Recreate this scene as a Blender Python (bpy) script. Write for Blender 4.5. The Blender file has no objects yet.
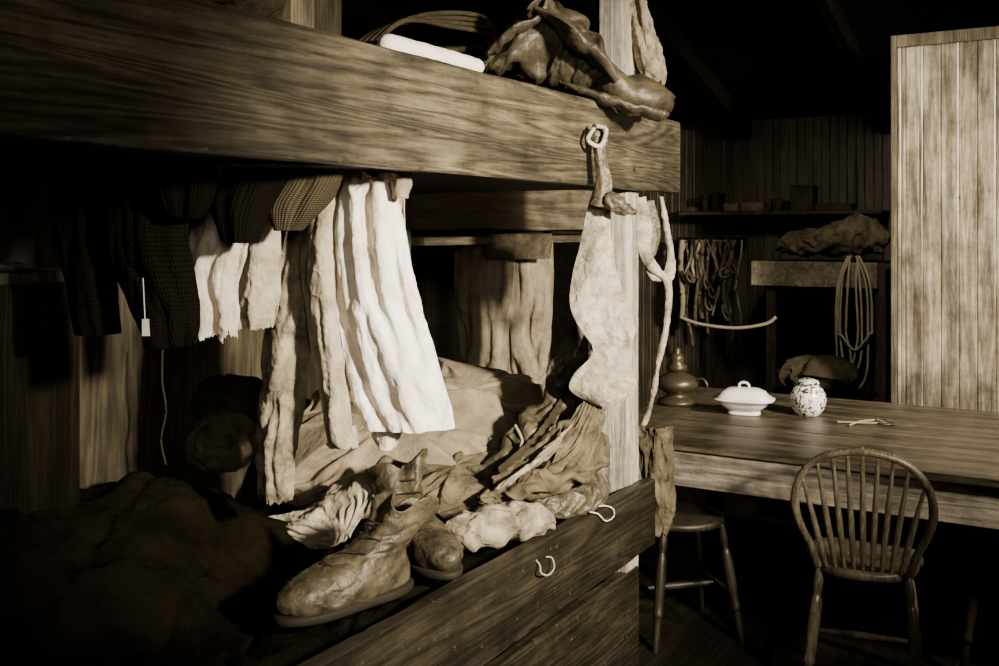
import bpy, bmesh, math, random
import numpy as np
from mathutils import Vector, Matrix, noise
random.seed(7)
S, C = 0.5145, 0.8575
ZC = 1.6
def U(px, py, d):
    r = (px-499.5)/1000*d
    return Vector((C*r-S*d, S*r+C*d, ZC-(py-230)/1000*d))
RIGHT = Vector((C, S, 0)); FWD = Vector((-S, C, 0))
col = bpy.context.scene.collection

# ---------------------------------------------------------------- materials
def ramp(nt, stops):
    n = nt.nodes.new('ShaderNodeValToRGB')
    e = n.color_ramp.elements
    e[0].position, e[0].color = stops[0][0], (*stops[0][1], 1)
    e[1].position, e[1].color = stops[-1][0], (*stops[-1][1], 1)
    for p, c in stops[1:-1]:
        x = e.new(p); x.color = (*c, 1)
    return n
def base(name, rough=.6, spec=.5):
    m = bpy.data.materials.new(name); m.use_nodes = True
    nt = m.node_tree; b = nt.nodes['Principled BSDF']
    b.inputs['Roughness'].default_value = rough
    b.inputs['Specular IOR Level'].default_value = spec
    b.inputs['Specular Tint'].default_value = (1, .9, .72, 1)
    return m, nt, b
def N(nt, t, **kw):
    n = nt.nodes.new(t)
    for k, v in kw.items():
        if k in n.inputs: n.inputs[k].default_value = v
        else: setattr(n, k, v)
    return n
def sep(v):
    t = min(v*1.3, 1)
    return (v*(1.24-.17*t), v*(.93+.03*t), v*(.46+.38*t))
def mulc(nt, a, b_):
    mx = N(nt, 'ShaderNodeMix', data_type='RGBA', blend_type='MULTIPLY'); mx.inputs[0].default_value = 1
    nt.links.new(a, mx.inputs[6]); nt.links.new(b_, mx.inputs[7]); return mx.outputs[2]
def wood(name, lo, hi, axis='Y', scale=1.0, rough=.5, bump=.25, spec=.4, stain=.5, rings=6.0, nick=.74, k=.05, crack=.6, streak=.55):
    m, nt, b = base(name, rough, spec)
    tc = N(nt, 'ShaderNodeTexCoord')
    mp = N(nt, 'ShaderNodeMapping')
    sc = {'X': (k, 1, 1), 'Y': (1, k, 1), 'Z': (1, 1, k)}[axis]
    mp.inputs['Scale'].default_value = [s*scale for s in sc]
    nt.links.new(tc.outputs['Object'], mp.inputs['Vector'])
    n1 = N(nt, 'ShaderNodeTexNoise', Scale=6.0, Detail=3.0, Distortion=.3)
    nt.links.new(mp.outputs[0], n1.inputs['Vector'])
    mul = N(nt, 'ShaderNodeMath', operation='MULTIPLY'); mul.inputs[1].default_value = rings*2
    nt.links.new(n1.outputs['Fac'], mul.inputs[0])
    sn = N(nt, 'ShaderNodeMath', operation='PINGPONG'); sn.inputs[1].default_value = .5
    nt.links.new(mul.outputs[0], sn.inputs[0])
    n2 = N(nt, 'ShaderNodeTexNoise', Scale=140.0, Detail=6.0, Roughness=.8)
    nt.links.new(mp.outputs[0], n2.inputs['Vector'])
    ad = N(nt, 'ShaderNodeMath', operation='MULTIPLY_ADD'); ad.inputs[1].default_value = .5
    nt.links.new(sn.outputs[0], ad.inputs[0]); nt.links.new(n2.outputs['Fac'], ad.inputs[2])
    r = ramp(nt, [(.38, sep(lo)), (.60, sep(lo*.5+hi*.42)), (.82, sep(hi))])
    nt.links.new(ad.outputs[0], r.inputs[0])
    n3 = N(nt, 'ShaderNodeTexNoise', Scale=3.2, Detail=10.0, Roughness=.78)
    nt.links.new(tc.outputs['Object'], n3.inputs['Vector'])
    r3 = ramp(nt, [(.36, (1-stain,)*3), (.6, (1.0,)*3)])
    nt.links.new(n3.outputs['Fac'], r3.inputs[0])
    c = mulc(nt, r.outputs[0], r3.outputs[0])
    mp2 = N(nt, 'ShaderNodeMapping'); mp2.inputs['Scale'].default_value = [1 if s == 1 else .03 for s in sc]
    nt.links.new(tc.outputs['Object'], mp2.inputs['Vector'])
    mp3 = N(nt, 'ShaderNodeMapping'); mp3.inputs['Scale'].default_value = [1 if s == 1 else .12 for s in sc]
    nt.links.new(tc.outputs['Object'], mp3.inputs['Vector'])
    n7 = N(nt, 'ShaderNodeTexNoise', Scale=11.0, Detail=6.0, Roughness=.7); nt.links.new(mp3.outputs[0], n7.inputs['Vector'])
    r7 = ramp(nt, [(.38, (1-streak,)*3), (.56, (1, 1, 1))]); nt.links.new(n7.outputs['Fac'], r7.inputs[0])
    c = mulc(nt, c, r7.outputs[0])
    n4 = N(nt, 'ShaderNodeTexNoise', Scale=38.0, Detail=4.0, Roughness=.7)
    nt.links.new(tc.outputs['Object'], n4.inputs['Vector'])
    r4 = ramp(nt, [(nick, (0, 0, 0)), (nick+.03, (.7, .7, .7))])
    nt.links.new(n4.outputs['Fac'], r4.inputs[0])
    mx2 = N(nt, 'ShaderNodeMix', data_type='RGBA')
    nt.links.new(r4.outputs[0], mx2.inputs[0]); nt.links.new(c, mx2.inputs[6])
    mx2.inputs[7].default_value = (*sep(min(.6, hi*1.8)), 1)
    vo = N(nt, 'ShaderNodeTexVoronoi', Scale=5.0); nt.links.new(tc.outputs['Object'], vo.inputs['Vector'])
    r5 = ramp(nt, [(.035, (.06, .06, .06)), (.055, (1, 1, 1))]); nt.links.new(vo.outputs['Distance'], r5.inputs[0])
    c = mulc(nt, mx2.outputs[2], r5.outputs[0])
    n6 = N(nt, 'ShaderNodeTexNoise', Scale=26.0, Detail=2.0, Distortion=.3); nt.links.new(mp2.outputs[0], n6.inputs['Vector'])
    r6 = ramp(nt, [(.26, (1-crack,)*3), (.31, (1, 1, 1))]); nt.links.new(n6.outputs['Fac'], r6.inputs[0])
    c = mulc(nt, c, r6.outputs[0])
    nt.links.new(c, b.inputs['Base Color'])
    rr = N(nt, 'ShaderNodeMapRange'); rr.inputs[3].default_value = rough-.12; rr.inputs[4].default_value = rough+.2
    nt.links.new(n3.outputs['Fac'], rr.inputs[0]); nt.links.new(rr.outputs[0], b.inputs['Roughness'])
    bp = N(nt, 'ShaderNodeBump', Strength=bump, Distance=.006)
    nt.links.new(ad.outputs[0], bp.inputs['Height'])
    bp2 = N(nt, 'ShaderNodeBump', Strength=.5, Distance=.01)
    nt.links.new(r6.outputs[0], bp2.inputs['Height']); nt.links.new(bp.outputs[0], bp2.inputs['Normal'])
    nt.links.new(bp2.outputs[0], b.inputs['Normal'])
    return m
def cloth(name, lo, hi, rough=.9, scale=6.0, bump=.35, spec=.12, weave=500, spots=0, fine=40.0, net=.35):
    m, nt, b = base(name, rough, spec)
    tc = N(nt, 'ShaderNodeTexCoord')
    n1 = N(nt, 'ShaderNodeTexNoise', Scale=scale, Detail=8.0, Roughness=.68, Distortion=.5)
    nt.links.new(tc.outputs['Object'], n1.inputs['Vector'])
    r = ramp(nt, [(.32, sep(lo)), (.66, sep(hi))])
    nt.links.new(n1.outputs['Fac'], r.inputs[0])
    last = r.outputs[0]
    if spots:
        v = N(nt, 'ShaderNodeTexNoise', Scale=20.0, Detail=8.0, Roughness=.7)
        nt.links.new(tc.outputs['Object'], v.inputs['Vector'])
        rs = ramp(nt, [(.50, (0, 0, 0)), (.66, (spots,)*3)])
        nt.links.new(v.outputs['Fac'], rs.inputs[0])
        mx = N(nt, 'ShaderNodeMix', data_type='RGBA')
        nt.links.new(rs.outputs[0], mx.inputs[0]); nt.links.new(last, mx.inputs[6])
        mx.inputs[7].default_value = (*sep(lo*.25), 1)
        last = mx.outputs[2]
    nt.links.new(last, b.inputs['Base Color'])
    n2 = N(nt, 'ShaderNodeTexNoise', Scale=weave, Detail=2.0)
    nt.links.new(tc.outputs['Object'], n2.inputs['Vector'])
    n3 = N(nt, 'ShaderNodeTexNoise', Scale=fine, Detail=6.0, Distortion=1.2)
    nt.links.new(tc.outputs['Object'], n3.inputs['Vector'])
    vo = N(nt, 'ShaderNodeTexVoronoi', Scale=16.0, feature='DISTANCE_TO_EDGE')
    nd = N(nt, 'ShaderNodeTexNoise', Scale=7.0, Detail=4.0); nt.links.new(tc.outputs['Object'], nd.inputs['Vector'])
    va = N(nt, 'ShaderNodeVectorMath', operation='MULTIPLY_ADD'); va.inputs[1].default_value = (.25, .25, .25)
    nt.links.new(nd.outputs['Color'], va.inputs[0]); nt.links.new(tc.outputs['Object'], va.inputs[2])
    nt.links.new(va.outputs[0], vo.inputs['Vector'])
    rv = ramp(nt, [(0, (0, 0, 0)), (.18, (1, 1, 1))]); nt.links.new(vo.outputs['Distance'], rv.inputs[0])
    b0 = N(nt, 'ShaderNodeBump', Strength=net, Distance=.005, invert=True); nt.links.new(rv.outputs[0], b0.inputs['Height'])
    b1 = N(nt, 'ShaderNodeBump', Strength=bump*.6, Distance=.001)
    b2 = N(nt, 'ShaderNodeBump', Strength=bump, Distance=.006)
    nt.links.new(n2.outputs['Fac'], b1.inputs['Height']); nt.links.new(n3.outputs['Fac'], b2.inputs['Height'])
    nt.links.new(b0.outputs[0], b1.inputs['Normal'])
    nt.links.new(b1.outputs[0], b2.inputs['Normal']); nt.links.new(b2.outputs[0], b.inputs['Normal'])
    return m
def knit(name, lo, hi, nu=60, nv=70):
    m, nt, b = base(name, .95, .05)
    uv = N(nt, 'ShaderNodeUVMap'); sp = N(nt, 'ShaderNodeSeparateXYZ')
    nt.links.new(uv.outputs[0], sp.inputs[0])
    def M(op, a, bv=None):
        n = N(nt, 'ShaderNodeMath', operation=op)
        for i, x in enumerate((a, bv)):
            if x is None: continue
            if isinstance(x, (int, float)): n.inputs[i].default_value = x
            else: nt.links.new(x, n.inputs[i])
        return n.outputs[0]
    u = M('MULTIPLY', sp.outputs[0], nu); v = M('MULTIPLY', sp.outputs[1], nv)
    pu = M('PINGPONG', u, .5)
    vv = M('ADD', v, pu)
    rv = M('PINGPONG', vv, .5)
    h = M('MULTIPLY', M('POWER', M('MULTIPLY', pu, 2), .5), M('POWER', M('MULTIPLY', rv, 2), .6))
    r = ramp(nt, [(0, sep(lo)), (.9, sep(hi))])
    nt.links.new(h, r.inputs[0]); nt.links.new(r.outputs[0], b.inputs['Base Color'])
    bp = N(nt, 'ShaderNodeBump', Strength=.9, Distance=.004)
    nt.links.new(h, bp.inputs['Height']); nt.links.new(bp.outputs[0], b.inputs['Normal'])
    return m
def plain(name, v, rough=.4, metal=0, spec=.5, noise_amt=.3):
    m, nt, b = base(name, rough, spec)
    b.inputs['Metallic'].default_value = metal
    tc = N(nt, 'ShaderNodeTexCoord'); n1 = N(nt, 'ShaderNodeTexNoise', Scale=14.0, Detail=5.0)
    nt.links.new(tc.outputs['Object'], n1.inputs['Vector'])
    r = ramp(nt, [(.3, sep(v*(1-noise_amt))), (.65, sep(v))])
    nt.links.new(n1.outputs['Fac'], r.inputs[0]); nt.links.new(r.outputs[0], b.inputs['Base Color'])
    return m

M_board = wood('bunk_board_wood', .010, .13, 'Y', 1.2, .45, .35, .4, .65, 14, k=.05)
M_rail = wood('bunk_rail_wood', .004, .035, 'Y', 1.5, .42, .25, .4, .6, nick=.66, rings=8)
M_post = wood('post_wood', .22, .72, 'Z', 2.0, .6, .35, .3, .6, 5, nick=.7)
M_postd = wood('dark_post_wood', .05, .16, 'Z', 2.0, .6, .3, .3)
M_dwood = wood('dark_wood', .005, .016, 'Y', 1.5, .6, .25, .15)
M_part = wood('partition_wood', .010, .055, 'Z', 1.5, .6, .25, .2)
M_locker = wood('locker_wood', .004, .016, 'Z', 1.5, .8, .25, .05)
M_panel = wood('panel_wood', .12, .42, 'Z', 1.6, .33, .12, .5, .65, 4, crack=.3, streak=.7)
M_back = wood('back_wall_wood', .016, .08, 'Z', 1.5, .5, .2, .4)
M_table = wood('table_top_wood', .020, .15, 'X', 1.4, .34, .25, .55, .8, 5)
M_apron = wood('table_apron_wood', .16, .55, 'X', 1.6, .55, .25, .4, .65, 5)
M_bench = wood('bench_wood', .06, .22, 'Y', 1.6, .55, .25, .4, .6, 5)
M_floor = wood('floor_wood', .006, .022, 'Y', 1.0, .6, .2, .3)
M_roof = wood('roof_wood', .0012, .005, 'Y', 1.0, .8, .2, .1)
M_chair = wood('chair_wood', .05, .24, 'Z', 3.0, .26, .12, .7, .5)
M_chaird = wood('shaded_chair_wood', .010, .04, 'Z', 3.0, .4, .12, .5, .5)  # chair wood with a darker colour standing in for weaker light on the stools
M_white = cloth('white_wool_cloth', .40, .78, scale=5, spots=.25, net=.25)
M_vest = cloth('worn_wool_cloth', .22, .55, scale=6, spots=.4)
M_grey = cloth('grey_cloth', .05, .30, scale=11, spots=.7)
M_stripe = cloth('flannel_cloth', .14, .38, scale=7, spots=.4)
M_pillow = cloth('pillow_canvas', .08, .22, scale=4, rough=.75, spec=.25, spots=.3, net=.2)
M_dark = cloth('dark_cloth', .010, .035, scale=6, spec=.05)
M_blanket = cloth('dark_blanket', .0015, .006, scale=5, bump=.8, spec=.015, rough=1)
M_mid = cloth('brown_cloth', .02, .12, scale=9, spots=.6)
M_trous = cloth('trouser_cloth', .11, .28, scale=5, spots=.4, net=.2)
M_leather = cloth('worn_leather', .012, .08, rough=.5, scale=12, spec=.5, weave=150, spots=.5, bump=.5)
M_boot = cloth('boot_leather', .010, .075, rough=.5, scale=9, spec=.4, weave=180, spots=.7, bump=.6, net=.2)
M_bag = cloth('oiled_canvas', .008, .045, rough=.5, scale=9, spec=.4, weave=300, bump=.4, net=.2)
M_hide = cloth('pale_hide', .06, .42, rough=.6, scale=9, spec=.35, weave=200, spots=.7)
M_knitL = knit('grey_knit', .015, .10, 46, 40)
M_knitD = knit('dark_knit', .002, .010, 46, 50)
M_rope = plain('rope_fibre', .22, .8)
M_string = plain('string_fibre', .7, .8)
M_paper = plain('paper', .65, .7, noise_amt=.15)
M_iron = plain('iron', .04, .4, .7)
M_tin = plain('tin', .05, .35, .4)
M_sole = plain('sole_leather', .012, .7, spec=.2)
M_cer = plain('glazed_china', .8, .15, noise_amt=.05, spec=.7)
M_jar, nt, b = base('patterned_china', .18, .6)
tc = N(nt, 'ShaderNodeTexCoord')
nz = N(nt, 'ShaderNodeTexNoise', Scale=34.0, Detail=4.0, Distortion=2.0); nt.links.new(tc.outputs['Object'], nz.inputs['Vector'])
r = ramp(nt, [(.42, sep(.03)), (.50, sep(.8))]); nt.links.new(nz.outputs['Fac'], r.inputs[0])
nt.links.new(r.outputs[0], b.inputs['Base Color'])

# ---------------------------------------------------------------- mesh helpers
def empty(name, loc=(0, 0, 0)):
    e = bpy.data.objects.new(name, None); e.location = loc; e.empty_display_size = .05
    col.objects.link(e); return e
def mkobj(name, verts, faces, mat, parent=None, smooth=False, uvs=None):
    vs = [Vector(v) for v in verts]
    mn = Vector([min(v[i] for v in vs) for i in range(3)]); mx = Vector([max(v[i] for v in vs) for i in range(3)])
    c = (mn+mx)/2
    me = bpy.data.meshes.new(name); me.from_pydata([tuple(v-c) for v in vs], [], faces); me.update()
    if uvs:
        l = me.uv_layers.new(name='UVMap')
        for lo in me.loops: l.data[lo.index].uv = uvs[lo.vertex_index]
    if smooth:
        for p in me.polygons: p.use_smooth = True
    o = bpy.data.objects.new(name, me); me.materials.append(mat)
    col.objects.link(o)
    o.location = c
    if parent:
        o.parent = parent; o.location = c-parent.location
    return o
def box(name, x0, x1, y0, y1, z0, z1, mat, parent=None, bev=.004, rot=None):
    v = [(x, y, z) for x in (x0, x1) for y in (y0, y1) for z in (z0, z1)]
    f = [(0, 1, 3, 2), (4, 6, 7, 5), (0, 4, 5, 1), (2, 3, 7, 6), (0, 2, 6, 4), (1, 5, 7, 3)]
    o = mkobj(name, v, f, mat, parent)
    if bev:
        md = o.modifiers.new('b', 'BEVEL'); md.width = bev; md.segments = 2
    if rot: o.rotation_euler = rot
    return o
def rough_board(name, x0, x1, y0, y1, z0, z1, mat, parent=None, seed=0, n=240):
    ring = []
    b_ = .007
    for (cx, cz, sx_, sz_) in ((x0, z0, 1, 1), (x1, z0, -1, 1), (x1, z1, -1, -1), (x0, z1, 1, -1)):
        ring += [(cx, cz, sx_, sz_, 0), (cx, cz, sx_, sz_, 1)] if (cx == x0) == (cz == z0) else [(cx, cz, sx_, sz_, 1), (cx, cz, sx_, sz_, 0)]
    vs = []
    for j in range(n):
        y = y0+(y1-y0)*j/(n-1)
        for k, (cx, cz, sx_, sz_, t) in enumerate(ring):
            w_ = b_*(.5+1.2*max(0, noise.noise(Vector((y*6, k//2*5+seed, 0))))+2.8*max(0, noise.noise(Vector((y*22, k//2*9+seed, 4)))-.3))
            dz = .003*noise.noise(Vector((y*3, k//2, seed)))
            vs.append((cx+(0 if t == 0 else sx_*w_), y, cz+dz+(sz_*w_ if t == 0 else 0)))
    m_ = len(ring); fs = []
    for j in range(n-1):
        for k in range(m_): fs.append((j*m_+k, j*m_+(k+1) % m_, (j+1)*m_+(k+1) % m_, (j+1)*m_+k))
    fs.append(tuple(range(m_-1, -1, -1))); fs.append(tuple((n-1)*m_+k for k in range(m_)))
    o = mkobj(name, vs, fs, mat, parent)
    bm = bmesh.new(); bm.from_mesh(o.data); bmesh.ops.recalc_face_normals(bm, faces=bm.faces); bm.to_mesh(o.data); bm.free()
    return o
def cr(pts, n):
    P = [list(p) for p in pts]; k = len(P); out = []
    for i in range(n):
        t = i/(n-1)*(k-1); j = min(int(t), k-2); f = t-j
        p0, p1, p2, p3 = P[max(j-1, 0)], P[j], P[j+1], P[min(j+2, k-1)]
        out.append([.5*(2*b_+(c_-a)*f+(2*a-5*b_+4*c_-d_)*f*f+(3*b_-a-3*c_+d_)*f**3) for a, b_, c_, d_ in zip(p0, p1, p2, p3)])
    return out
def ridged(q, oct=3):
    s = 0; a = 1.0
    w = noise.noise_vector(q*.6)*.7
    q = q+w
    for i in range(oct):
        s += a*(1-abs(noise.noise(q))*2.6)
        q = q*2.03+Vector((3.1, 1.7, 5.2)); a *= .45
    return s-.6
def displace(o, amp, freq, stretch=(1, 1, 1), seed=0, oct=3):
    me = o.data; me.update()
    nrm = [v.normal.copy() for v in me.vertices]
    for v, n_ in zip(me.vertices, nrm):
        p = v.co+o.location
        q = Vector((p.x*freq*stretch[0], p.y*freq*stretch[1], p.z*freq*stretch[2]))+Vector((seed*7.3, seed*3.1, seed*1.7))
        v.co += n_*(amp*ridged(q, oct))
    me.update()

def relax(P, Lu, Lv, Ld, per, A, w, it, g=0.0, bend=.8, bs=3, shear=.5):
    nv, nu, _ = P.shape
    def proj(sa, sb, L, minonly=False, k_=1.0):
        a = P[sa]; b_ = P[sb]; d = b_-a
        n = np.sqrt((d*d).sum(-1))+1e-9
        f = (n-L)/n*.5*k_
        if minonly: f = np.minimum(f, 0)
        d *= f[..., None]
        P[sa] = a+d; P[sb] = b_-d
    def upairs(s):
        out = []
        for par in (0, 1):
            ia = np.array([i for i in range(nu) if (i//s) % 2 == par and (per or i+s < nu)])
            if len(ia): out.append((ia, (ia+s) % nu))
        return out
    def vpairs(s):
        out = []
        for par in (0, 1):
            ja = np.array([j for j in range(nv-s) if (j//s) % 2 == par])
            if len(ja): out.append((ja, ja+s))
        return out
    u1, ub, v1, vb = upairs(1), upairs(bs), vpairs(1), vpairs(bs)
    al = slice(None)
    iD = np.arange(nu) if per else np.arange(nu-1); iE = (iD+1) % nu
    h = max(2, bs//2); uh, vh = upairs(h), vpairs(h)
    for k in range(it):
        P[..., 2] -= g
        for ia, ib in u1: proj((al, ia), (al, ib), Lu[:, ia])
        for ja, jb in v1: proj(ja, jb, Lv[ja])
        for ja, jb in v1:
            proj(np.ix_(ja, iD), np.ix_(jb, iE), Ld[np.ix_(ja, iD)], False, shear); proj(np.ix_(ja, iE), np.ix_(jb, iD), Ld[np.ix_(ja, iD)], False, shear)
        for ia, ib in ub: proj((al, ia), (al, ib), Lu[:, ia]*bs*bend, True)
        for ja, jb in vb: proj(ja, jb, Lv[ja]*bs*(.3*bend+.69), True)
        if h < bs:
            for ia, ib in uh: proj((al, ia), (al, ib), Lu[:, ia]*h*(.5+.5*bend), True)
            for ja, jb in vh: proj(ja, jb, Lv[ja]*h*.985, True)
        P += (A-P)*w
    return P
def lens(P, per, ku, kv, W=None):
    nxt = np.roll(P, -1, 1)
    Lu = np.sqrt(((nxt-P)**2).sum(-1))*ku
    if W: Lu[:] = W/(P.shape[1]-1)
    Lv = np.sqrt(((P[1:]-P[:-1])**2).sum(-1))*kv
    Ld = np.sqrt(Lu[:-1]**2+Lv**2)
    return Lu, Lv, Ld
def getP(o, nu, nv):
    n = len(o.data.vertices); a = np.empty(n*3); o.data.vertices.foreach_get('co', a)
    return a.reshape(-1, 3)[:nu*nv].reshape(nv, nu, 3).copy()
def setP(o, P):
    o.data.vertices.foreach_set('co', P.reshape(-1)); o.data.update()
def crumple(o, nu, nv, per=True, ku=1.2, kv=1.2, anchor=.01, it=130, amp=.006, freq=12, seed=0, bend=.88, bs=6, g=0, sub=True):
    P = getP(o, nu, nv); A = P.copy()
    Lu, Lv, Ld = lens(P, per, ku, kv)
    displace(o, amp, freq, seed=seed)
    P = getP(o, nu, nv)
    w = np.full((nv, nu, 1), anchor)
    P = relax(P, Lu, Lv, Ld, per, A, w, it, g, bend, bs)
    setP(o, P)
    if sub:
        md = o.modifiers.new('sub', 'SUBSURF'); md.levels = 1; md.render_levels = 1
    return o
def gridfaces(nu, nv):
    return [(j*nu+i, (j+1)*nu+i, (j+1)*nu+i+1, j*nu+i+1) for j in range(nv-1) for i in range(nu-1)]
def hang(name, rows, mat, parent=None, Wk=1.3, nu=84, nv=100, seed=0, pins=(0, .3, .62, 1), amp=.02, freq=1.2, it=280, bend=.93, bs=8, th=.003, kv=.985, side=.02, rag=0, bow=.03, vf=1.5, top=.12, crease=.003, cst=(2.4, 2.4, .5)):
    R = []
    for l, rr, y, d in rows:
        a = U(l, y, d); b_ = U(rr, y, d); R.append((*a, *b_))
    R = cr(R, nv); R = np.array(R)
    t = np.linspace(0, 1, nu)[None, :, None]
    P = R[:, None, :3]*(1-t)+R[:, None, 3:]*t
    F = np.array(FWD)
    P += F*(-bow*np.sin(np.pi*t))
    ws_ = np.sqrt(((R[:, 3:]-R[:, :3])**2).sum(-1)); W = ws_.max()*Wk
    A = P.copy()
    Lu, Lv, Ld = lens(P, False, 1, kv, W)
    for j in range(nv):
        for i in range(nu):
            s = i/nu*W
            q = Vector((s/W*7*freq+seed*5.1, j/nv*vf, seed*2.7))
            q2 = Vector((s/W*15*freq+j/nv*3, j/nv*5+seed, 3.3+seed))
            P[j, i] += F*(amp*noise.noise(q)*1.8+amp*.5*noise.noise(q2))
    w = np.full((nv, nu, 1), .0005)
    w[:, 0] = side; w[:, -1] = side
    for p in pins:
        k = min(nu-1, int(p*(nu-1))); w[0:2, max(0, k-1):k+2] = .6
    w[0] = np.maximum(w[0], top)
    P = relax(P, Lu, Lv, Ld, False, A, w, it, 2e-5, bend, bs, .25)
    fs = gridfaces(nu, nv)
    if rag:
        keep = []
        for k, f in enumerate(fs):
            j, i = divmod(k, nu-1)
            lim = nv*(1-rag*(.5+.5*noise.noise(Vector((i*.13, seed, 0)))+.4*noise.noise(Vector((i*.5, seed, 2)))))
            if j < lim: keep.append(f)
        fs = keep
    uv = [(i/nu, j/nv) for j in range(nv) for i in range(nu)]
    o = mkobj(name, [tuple(p) for p in P.reshape(-1, 3)], fs, mat, parent, True, uv)
    displace(o, crease, 12, cst, seed, 3)
    displace(o, crease*.5, 18, (1, 1, 1), seed+9, 3)
    bm = bmesh.new(); bm.from_mesh(o.data)
    bmesh.ops.delete(bm, geom=[v for v in bm.verts if not v.link_faces], context='VERTS'); bm.to_mesh(o.data); bm.free()
    md = o.modifiers.new('s', 'SOLIDIFY'); md.thickness = th; md.offset = 0
    md = o.modifiers.new('sub', 'SUBSURF'); md.levels = 1; md.render_levels = 1
    return o
def garment(name, rows, mat, parent=None, depth=.03, folds=6, famp=.5, amp=.008, freq=9, stz=.3, seed=0, nu=96, nv=100, cap=True, twist=0):
    R = []
    for r_ in rows:
        l, rr, y, d = r_[:4]; th = r_[4] if len(r_) > 4 else depth
        c = U((l+rr)/2, y, d); R.append((c.x, c.y, c.z, (rr-l)/2000*d, th))
    R = cr(R, nv)
    rt = Matrix.Rotation(twist, 3, 'Z') @ RIGHT; fw = Matrix.Rotation(twist, 3, 'Z') @ FWD
    vs = []; uv = []; fs = []
    for j, (x, y, z, w, t) in enumerate(R):
        for i in range(nu):
            a = 2*math.pi*i/nu
            ca, sa = math.cos(a), math.sin(a)
            u_ = math.copysign(abs(ca)**.8, ca)
            ph = seed+1.2*noise.noise(Vector((z*3, seed, 0)))
            k = 1+famp*math.sin(folds*u_*2.2+ph*2)+famp*.5*math.sin(folds*u_*4.7+ph*5+z*4)
            vs.append(Vector((x, y, z))+rt*(u_*w)+fw*(sa*t*max(k, .15)))
            uv.append((i/nu, j/nv))
    for j in range(nv-1):
        for i in range(nu):
            fs.append((j*nu+i, (j+1)*nu+i, (j+1)*nu+(i+1) % nu, j*nu+(i+1) % nu))
    if cap:
        fs.append(tuple(range(nu))); fs.append(tuple((nv-1)*nu+i for i in range(nu-1, -1, -1)))
    o = mkobj(name, vs, fs, mat, parent, True, uv)
    displace(o, amp, freq, (1, 1, stz), seed)
    return o
def tube(name, pts, mat, parent=None, nu=28, nv=60, amp=0, freq=10, seed=0, stretch=(1, 1, 1), up=Vector((0, 0, 1)), oct=3):
    R = cr([(*p, a, b_) for p, a, b_ in pts], nv)
    vs = []; fs = []; uv = []
    for j, r_ in enumerate(R):
        p = Vector(r_[:3]); q0 = Vector(R[max(j-1, 0)][:3]); q1 = Vector(R[min(j+1, nv-1)][:3])
        t = (q1-q0).normalized(); s = t.cross(up)
        if s.length < .05: s = t.cross(Vector((0, 1, .1)))
        s.normalize(); n_ = s.cross(t)
        for i in range(nu):
            a = 2*math.pi*i/nu
            vs.append(p+s*(math.cos(a)*r_[3])+n_*(math.sin(a)*r_[4])); uv.append((i/nu, j/nv))
    for j in range(nv-1):
        for i in range(nu):
            fs.append((j*nu+i, j*nu+(i+1) % nu, (j+1)*nu+(i+1) % nu, (j+1)*nu+i))
    fs.append(tuple(range(nu-1, -1, -1))); fs.append(tuple((nv-1)*nu+i for i in range(nu)))
    o = mkobj(name, vs, fs, mat, parent, True, uv)
    if amp: displace(o, amp, freq, stretch, seed, oct)
    return o
def ctube(name, pts, mat, parent=None, nu=72, nv=90, ku=1.25, kv=1.2, seed=0, amp=.008, freq=11, bend=.88, bs=6, anchor=.01, it=130, fine=.003, fst=(1, 1, 1)):
    o = tube(name, pts, mat, parent, nu, nv)
    crumple(o, nu, nv, True, ku, kv, anchor, it, amp, freq, seed, bend, bs, 0)
    if fine: displace(o, fine, 20, fst, seed=seed+3, oct=3)
    return o
def cord(name, pts, r, mat, parent=None, nv=None):
    return tube(name, [(Vector(p), r, r) for p in pts], mat, parent, nu=8, nv=nv or max(12, len(pts)*8))
def sheet(name, rows, mat, parent=None, nu=60, nv=60, amp=.01, freq=12, stretch=(1, 1, 1), seed=0, th=.004, ku=None, kv=1.1, anchor=.01, bend=.9, bs=6, fine=0):
    rr = [cr(r_, nu) for r_ in rows]
    colz = [cr([r_[i] for r_ in rr], nv) for i in range(nu)]
    vs = [Vector(colz[i][j]) for j in range(nv) for i in range(nu)]
    o = mkobj(name, vs, gridfaces(nu, nv), mat, parent, True, [(i/nu, j/nv) for j in range(nv) for i in range(nu)])
    if ku: crumple(o, nu, nv, False, ku, kv, anchor, 130, amp, freq, seed, bend, bs, sub=False)
    else: displace(o, amp, freq, stretch, seed)
    if fine: displace(o, fine, 20, seed=seed+3, oct=3)
    md = o.modifiers.new('s', 'SOLIDIFY'); md.thickness = th; md.offset = 0
    md = o.modifiers.new('sub', 'SUBSURF'); md.levels = 1; md.render_levels = 1
    return o
def lathe(name, prof, mat, loc, parent=None, n=48, sx=1, sy=1, power=1, rz=0):
    vs = []; fs = []; k = len(prof)
    for r_, z in prof:
        for i in range(n):
            a = 2*math.pi*i/n; ca, sa = math.cos(a), math.sin(a)
            x = math.copysign(abs(ca)**power, ca)*r_*sx; y = math.copysign(abs(sa)**power, sa)*r_*sy
            vs.append(Vector(loc)+Vector((x*math.cos(rz)-y*math.sin(rz), x*math.sin(rz)+y*math.cos(rz), z)))
    for j in range(k-1):
        for i in range(n): fs.append((j*n+i, j*n+(i+1) % n, (j+1)*n+(i+1) % n, (j+1)*n+i))
    fs.append(tuple(range(n-1, -1, -1))); fs.append(tuple((k-1)*n+i for i in range(n)))
    return mkobj(name, vs, fs, mat, parent, True)
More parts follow.
